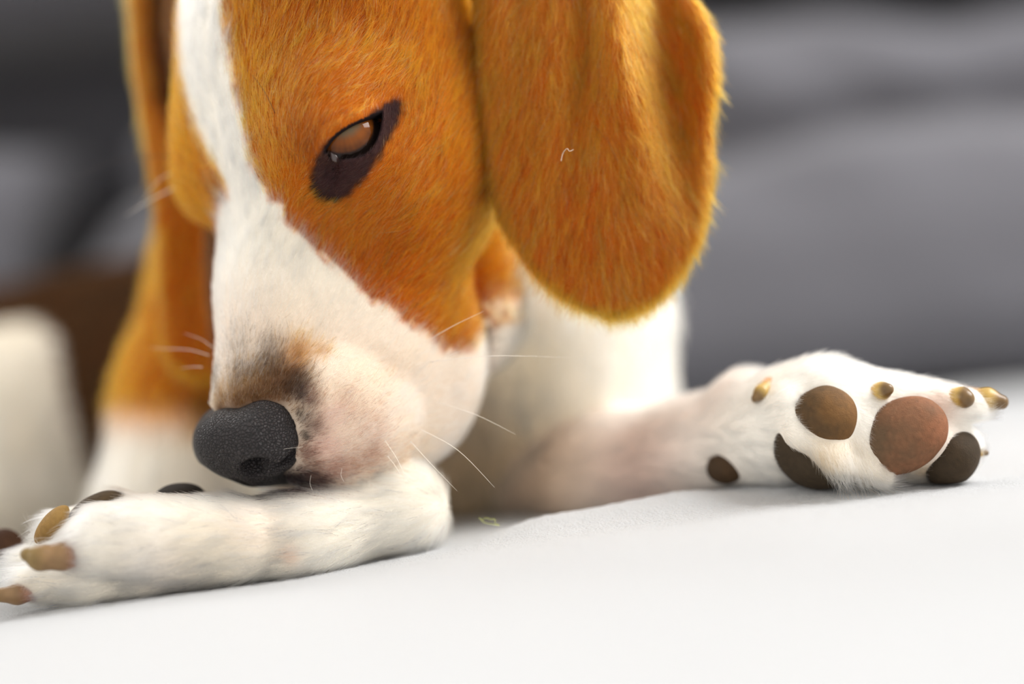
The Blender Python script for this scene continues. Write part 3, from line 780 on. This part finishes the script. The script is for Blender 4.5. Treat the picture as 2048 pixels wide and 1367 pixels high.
    pal = sstep(col[:, 2], .3, .6); lum = lum * (1 - pal) + (.90 + .12 * lum) * pal * .985
    col = col * np.where(pal > .5, lum, np.minimum(lum, .90 / np.maximum(col.max(1), .01)))[:, None]
    isor = (col[:, 0] > col[:, 2] * 3)
    r = rng.random(n)
    brow = np.exp(-((P - PX(700, 160, -.6)) ** 2).sum(1) / 1.6 ** 2) + .6 * np.exp(-((P - PX(810, 390, 0)) ** 2).sum(1) / 1.2 ** 2)
    pale = isor & (who < 2) & (r < .025 + .16 * brow); col[pale] = A((.85, .66, .45)) * rng.uniform(.8, 1.1, pale.sum())[:, None]
    dark = isor & (who < 2) & (r > .97); col[dark] = A((.06, .025, .008))
    grey = ~isor & (who == 6) & (r > .985); col[grey] = A((.12, .11, .12))
    rad = RADI[who] * rng.uniform(.75, 1.2, n) * (1 + .3 * (who == 0) * sstep(q[:, 1], 3.5, 6.5))
    return pts, rad, np.clip(col, .003, .975), who
if FUR:
    pts, rad, col, who = grow()
    for name, ids, lab in (('head_fur', [0], 'short tan face fur with a white blaze and muzzle'), ('ear_fur', [1], 'tan fur of the near hanging ear'), ('ear_fur', [2], 'tan fur of the far ear'),
                           ('chest_fur', [3], 'white chest fur under the ear'), ('trunk_fur', [4, 5], 'dark brown saddle and cream haunch fur'), ('leg_fur', [6], 'cream fur of the foreleg under the chin'), ('leg_fur', [7], 'white fur of the outstretched foreleg')):
        s = np.isin(who, ids); o = hair_obj(name, pts[s], rad[s], col[s], body, M_soft if 4 in ids else M_hair); o['kind'] = 'stuff'; o['label'] = lab
    print('FUR', len(pts), time.time() - T0)

# whiskers: tapered tubes
def tube(name, pts, r0, r1, mat, parent=None, seg=6):
    P = spline(pts, 6); n = len(P); V_, F_ = [], []
    for i in range(n):
        t = nrm(P[min(i + 1, n - 1)] - P[max(i - 1, 0)]); a = nrm(np.cross(t, (0.3, .2, 1))); b_ = np.cross(t, a); r = r0 + (r1 - r0) * i / (n - 1)
        for k in range(seg): V_.append(P[i] + r * (math.cos(2 * math.pi * k / seg) * a + math.sin(2 * math.pi * k / seg) * b_))
    for i in range(n - 1):
        for k in range(seg): F_.append((i * seg + k, i * seg + (k + 1) % seg, (i + 1) * seg + (k + 1) % seg, (i + 1) * seg + k))
    F_.append(tuple(range(seg))[::-1]); F_.append(tuple((n - 1) * seg + k for k in range(seg)))
    return mesh_obj(name, W(A(V_)), F_, mat, parent)
M_wh, n, l, b = mat_new('whisker', (.88, .80, .70), .35, .5); b.inputs['Subsurface Weight'].default_value = .3; b.inputs['Subsurface Radius'].default_value = (.002,) * 3
M_wd, n, l, b = mat_new('dark_whisker', (.03, .015, .01), .4, .4)
WH = [([(850, 684, .7), (905, 652, .3), (967, 622, .2)], .010), ([(863, 725, .5), (893, 712, .3), (925, 700, .2)], .009), ([(860, 723, .5), (970, 712, 0), (1060, 712, .2), (1140, 715, .5)], .011),
      ([(872, 803, .6), (952, 829, .2), (1031, 868, .2)], .012), ([(839, 857, .3), (916, 900, -.2), (989, 974, -.3)], .013), ([(821, 882, .2), (861, 926, -.2), (914, 981, -.4)], .012),
      ([(769, 879, 0), (795, 919, -.4), (817, 966, -.7)], .009), ([(775, 911, .1), (793, 935, -.3), (806, 959, -.5)], .008), ([(427, 695, 1.6), (400, 677, 1.7), (367, 666, 1.9)], .010),
      ([(418, 710, 1.7), (378, 699, 1.9), (330, 697, 2.4), (300, 695, 2.8)], .011), ([(405, 734, 1.5), (385, 733, 1.7), (362, 736, 2)], .009), ([(622, 950, -.1), (620, 966, -.35), (625, 980, -.5)], .004), ([(684, 936, -.1), (682, 950, -.3), (688, 963, -.4)], .004),
      ([(545, 900, -.5), (605, 893, -.9)], .004), ([(350, 375, 3.6), (300, 400, 3.4), (250, 432, 3.4)], .022), ([(345, 345, 3.4), (315, 362, 3.2), (275, 415, 3.2)], .015)]
for w, r in WH: under(tube('whisker', [PX(*c) for c in w], r, .002, M_wh))
o = under(tube('whisker', [PX(505, 150, -.9), PX(530, 185, -.95), PX(550, 226, -.75)], .003, .008, M_wd)); o['label'] = 'dark brow whisker'
o = under(tube('whisker', [PX(345, 312, 3.2), PX(240, 318, 3.2), PX(145, 358, 3.4)], .010, .003, M_wd)); o['label'] = 'dark brow whisker of the far side'

# ================================================================ sofa and blanket
def to_level(p): return np.asarray(p) @ RC.T       # C -> level centimetres
def Wl(q): return np.asarray(q) * .01 + np.array([0, 0, SEAT_Z + CAM_DROP * .01])
def fabric(name, col, scale=900, bump=.5, dist=.0006, var=.25):
    m, n, l, b = mat_new(name, col, .95, .1)
    g = n.new('ShaderNodeNewGeometry'); w1 = n.new('ShaderNodeTexNoise'); w1.inputs['Scale'].default_value = scale; w1.inputs['Detail'].default_value = 3
    rp = n.new('ShaderNodeMix'); rp.data_type = 'RGBA'
    rp.inputs['A'].default_value = (*[c * (1 - var) for c in col], 1); rp.inputs['B'].default_value = (*[min(1, c * (1 + var)) for c in col], 1)
    bp = n.new('ShaderNodeBump'); bp.inputs['Strength'].default_value = bump; bp.inputs['Distance'].default_value = dist
    l.new(g.outputs['Position'], w1.inputs['Vector']); l.new(w1.outputs[0], rp.inputs['Factor']); l.new(rp.outputs['Result'], b.inputs['Base Color'])
    l.new(w1.outputs[0], bp.inputs['Height']); l.new(bp.outputs[0], b.inputs['Normal'])
    b.inputs['Sheen Weight'].default_value = .25; b.inputs['Sheen Roughness'].default_value = .5
    return m
M_sofa = fabric('sofa_fabric', (.124, .123, .139))
sofa = bpy.data.objects.new('sofa', None); link(sofa); sofa.location = (0, .3, 0)
tag(sofa, 'dark grey fabric sofa with loose back cushions behind the dog', 'sofa')
SINV = Matrix.Translation(sofa.location).inverted()
def under_sofa(o): o.parent = sofa; o.matrix_parent_inverse = SINV; return o
def rbox(q, lo, hi, r):
    c = (A(lo) + A(hi)) / 2; h = (A(hi) - A(lo)) / 2 - r
    d = np.abs(q - c) - h
    return np.sqrt((np.maximum(d, 0) ** 2).sum(1)) + np.minimum(d.max(1), 0) - r
def gap_x(z): return -22.6 + 0.50 * (z - 8)
def cushion_f(q, side):
    z = q[:, 2]; x = q[:, 0] - gap_x(z); y = q[:, 1] - 0.10 * (z - SEAT)
    m = np.stack([x, y, z], 1)
    bulge = 3.4 * (1 - np.clip((z - 2.5) / 7.0, 0, 1) ** 2) * np.clip(.5 + (z - SEAT) / 8, 0, 1) if side > 0 else 1.6 * np.clip(1 - ((z - 4) / 12) ** 2, 0, 1)
    m[:, 1] += bulge
    d = rbox(m, (2.0, 39, SEAT + .2), (75, 53, 15.2), 3.2) if side > 0 else rbox(m, (-60, 39.5, SEAT + .2), (-2.2, 53, 14.6), 3.2)
    d = d / 1.15
    cz = 9.3 + .6 * np.sin(x * .12) + .5 * np.sin(x * .31 + 1)
    d = d + (1.8 * np.exp(-((z - cz) / 1.0) ** 2) * np.clip((q[:, 1] < 46), 0, 1) if side > 0 else .4 * np.exp(-((z - 8.5) / 1.3) ** 2))
    f = vnoise(np.stack([q[:, 0] + q[:, 2] * .8, q[:, 1] * .4, q[:, 2] * .6 - q[:, 0] * .3], 1), .16, 31) - .5
    f2 = vnoise(np.stack([q[:, 0] * .5 + q[:, 2] * .9, q[:, 1] * .3, q[:, 2] * .3 - q[:, 0] * .5], 1), .3, 37) - .5
    d = d + 2.4 * f * sstep(z, 0, 9) + .5 * f + 1.0 * f2 * sstep(z, 1, 8)
    return d
for side, lo, hi in ((1, (-35, 33, -8), (60, 58, 19)), (-1, (-75, 33, -8), (-12, 58, 19))):
    cv, cq = surface(lambda p: cushion_f(p, side), lo, hi, 1.0, 2)
    o = under_sofa(mesh_fast('back_cushion', Wl(cv), cq, M_sofa)); o['label'] = 'wide grey back cushion with a creased front' if side > 0 else 'grey back cushion at the left, in shade'
cv, cq = surface(lambda p: smin(rbox(p, (-80, 57, -44), (80, 70, 27), 4), rbox(p, (-80, 41, 20), (80, 70, 32), 4.5), 2), (-82, 38, -46), (82, 72, 35), 2.0, 2); o = under_sofa(mesh_fast('backrest', Wl(cv), cq, M_sofa))  # forward upper roll is added to block light and darken the slot
cv, cq = surface(lambda p: rbox(p, (-79, -37, -20), (79, 54.5, SEAT - .5), 3), (-82, -40, -23), (82, 58, -3), 2.0, 2); o = under_sofa(mesh_fast('seat_cushion', Wl(cv), cq, M_sofa))
cv, cq = surface(lambda p: rbox(p, (-80, -35, -46), (80, 68, -20.5), 2), (-82, -37, -50), (82, 70, -18), 2.0, 2); o = under_sofa(mesh_fast('base', Wl(cv), cq, M_sofa))
for x, y in ((-72, -29), (72, -29), (-72, 62), (72, 62)):
    bm = bmesh.new(); bmesh.ops.create_cone(bm, segments=20, radius1=.02, radius2=.03, depth=.05, cap_ends=True)
    me = bpy.data.meshes.new('leg'); bm.to_mesh(me); bm.free(); o = bpy.data.objects.new('leg', me); link(o)
    o.location = (x * .01, y * .01, .025); me.materials.append(M_wd); under_sofa(o)

# white blanket over the seat: a soft sheet with its own thickness
M_bl = fabric('white_fleece', (.505, .515, .53), 1400, .6, .0008, .05)
xs = np.concatenate([np.linspace(-70, -16, 50), np.linspace(-15.5, 18, 240), np.linspace(18.5, 70, 50)])
ys = np.concatenate([np.linspace(-36, -7, 60), np.linspace(-6.8, 9, 160), np.linspace(9.3, 38, 60)])
gx, gy = np.meshgrid(xs, ys, indexing='ij'); gx, gy = gx.ravel(), gy.ravel()
fuzz = .035 * (vnoise(np.stack([gx, gy, gx * 0], 1), 5.5, 43) - .5) + .03 * (vnoise(np.stack([gx, gy, gx * 0], 1), 12, 44) - .5)
top = np.stack([gx, gy, blanket_z(gx, gy) + fuzz], 1); bot = top - A((0, 0, .45))
nx, ny = len(xs), len(ys); ii = np.arange(nx * ny).reshape(nx, ny)
qt = np.stack([ii[:-1, :-1], ii[1:, :-1], ii[1:, 1:], ii[:-1, 1:]], -1).reshape(-1, 4); qb = qt[:, ::-1] + nx * ny
ring = np.concatenate([ii[:, 0], ii[-1, 1:], ii[-2::-1, -1], ii[0, -2:0:-1]]); r2 = np.roll(ring, -1)
qs = np.stack([ring, ring + nx * ny, r2 + nx * ny, r2], 1)
bl = mesh_fast('blanket', Wl(np.concatenate([top, bot])), np.concatenate([qt, qb, qs]), M_bl)
tag(bl, 'white fleece blanket spread over the sofa seat under the dog', 'blanket')

# small things
M_th, n, l, b = mat_new('thread', (.62, .66, .22), .6, .2)
th = tube('thread', [PX(958, 1034, .75), PX(968, 1044, .75), PX(980, 1047, .7), PX(999, 1050, .65), PX(990, 1046, .7), PX(990, 1038, .7), PX(980, 1038, .7), PX(972, 1035, .75), PX(964, 1040, .75)], .008, .007, M_th)
tag(th, 'tiny looped yellow-green thread on the blanket beside the paw', 'thread')
M_ln, n, l, b = mat_new('lint', (.85, .72, .60), .6, .2)
zt = .15
ln_ = tube('lint', [PX(1122, 322, zt), PX(1126, 306, zt), PX(1134, 297, zt - .1), PX(1139, 302, zt - .1), PX(1147, 299, zt)], .008, .006, M_ln)
tag(ln_, 'pale curled strand of lint on the near ear', 'lint')
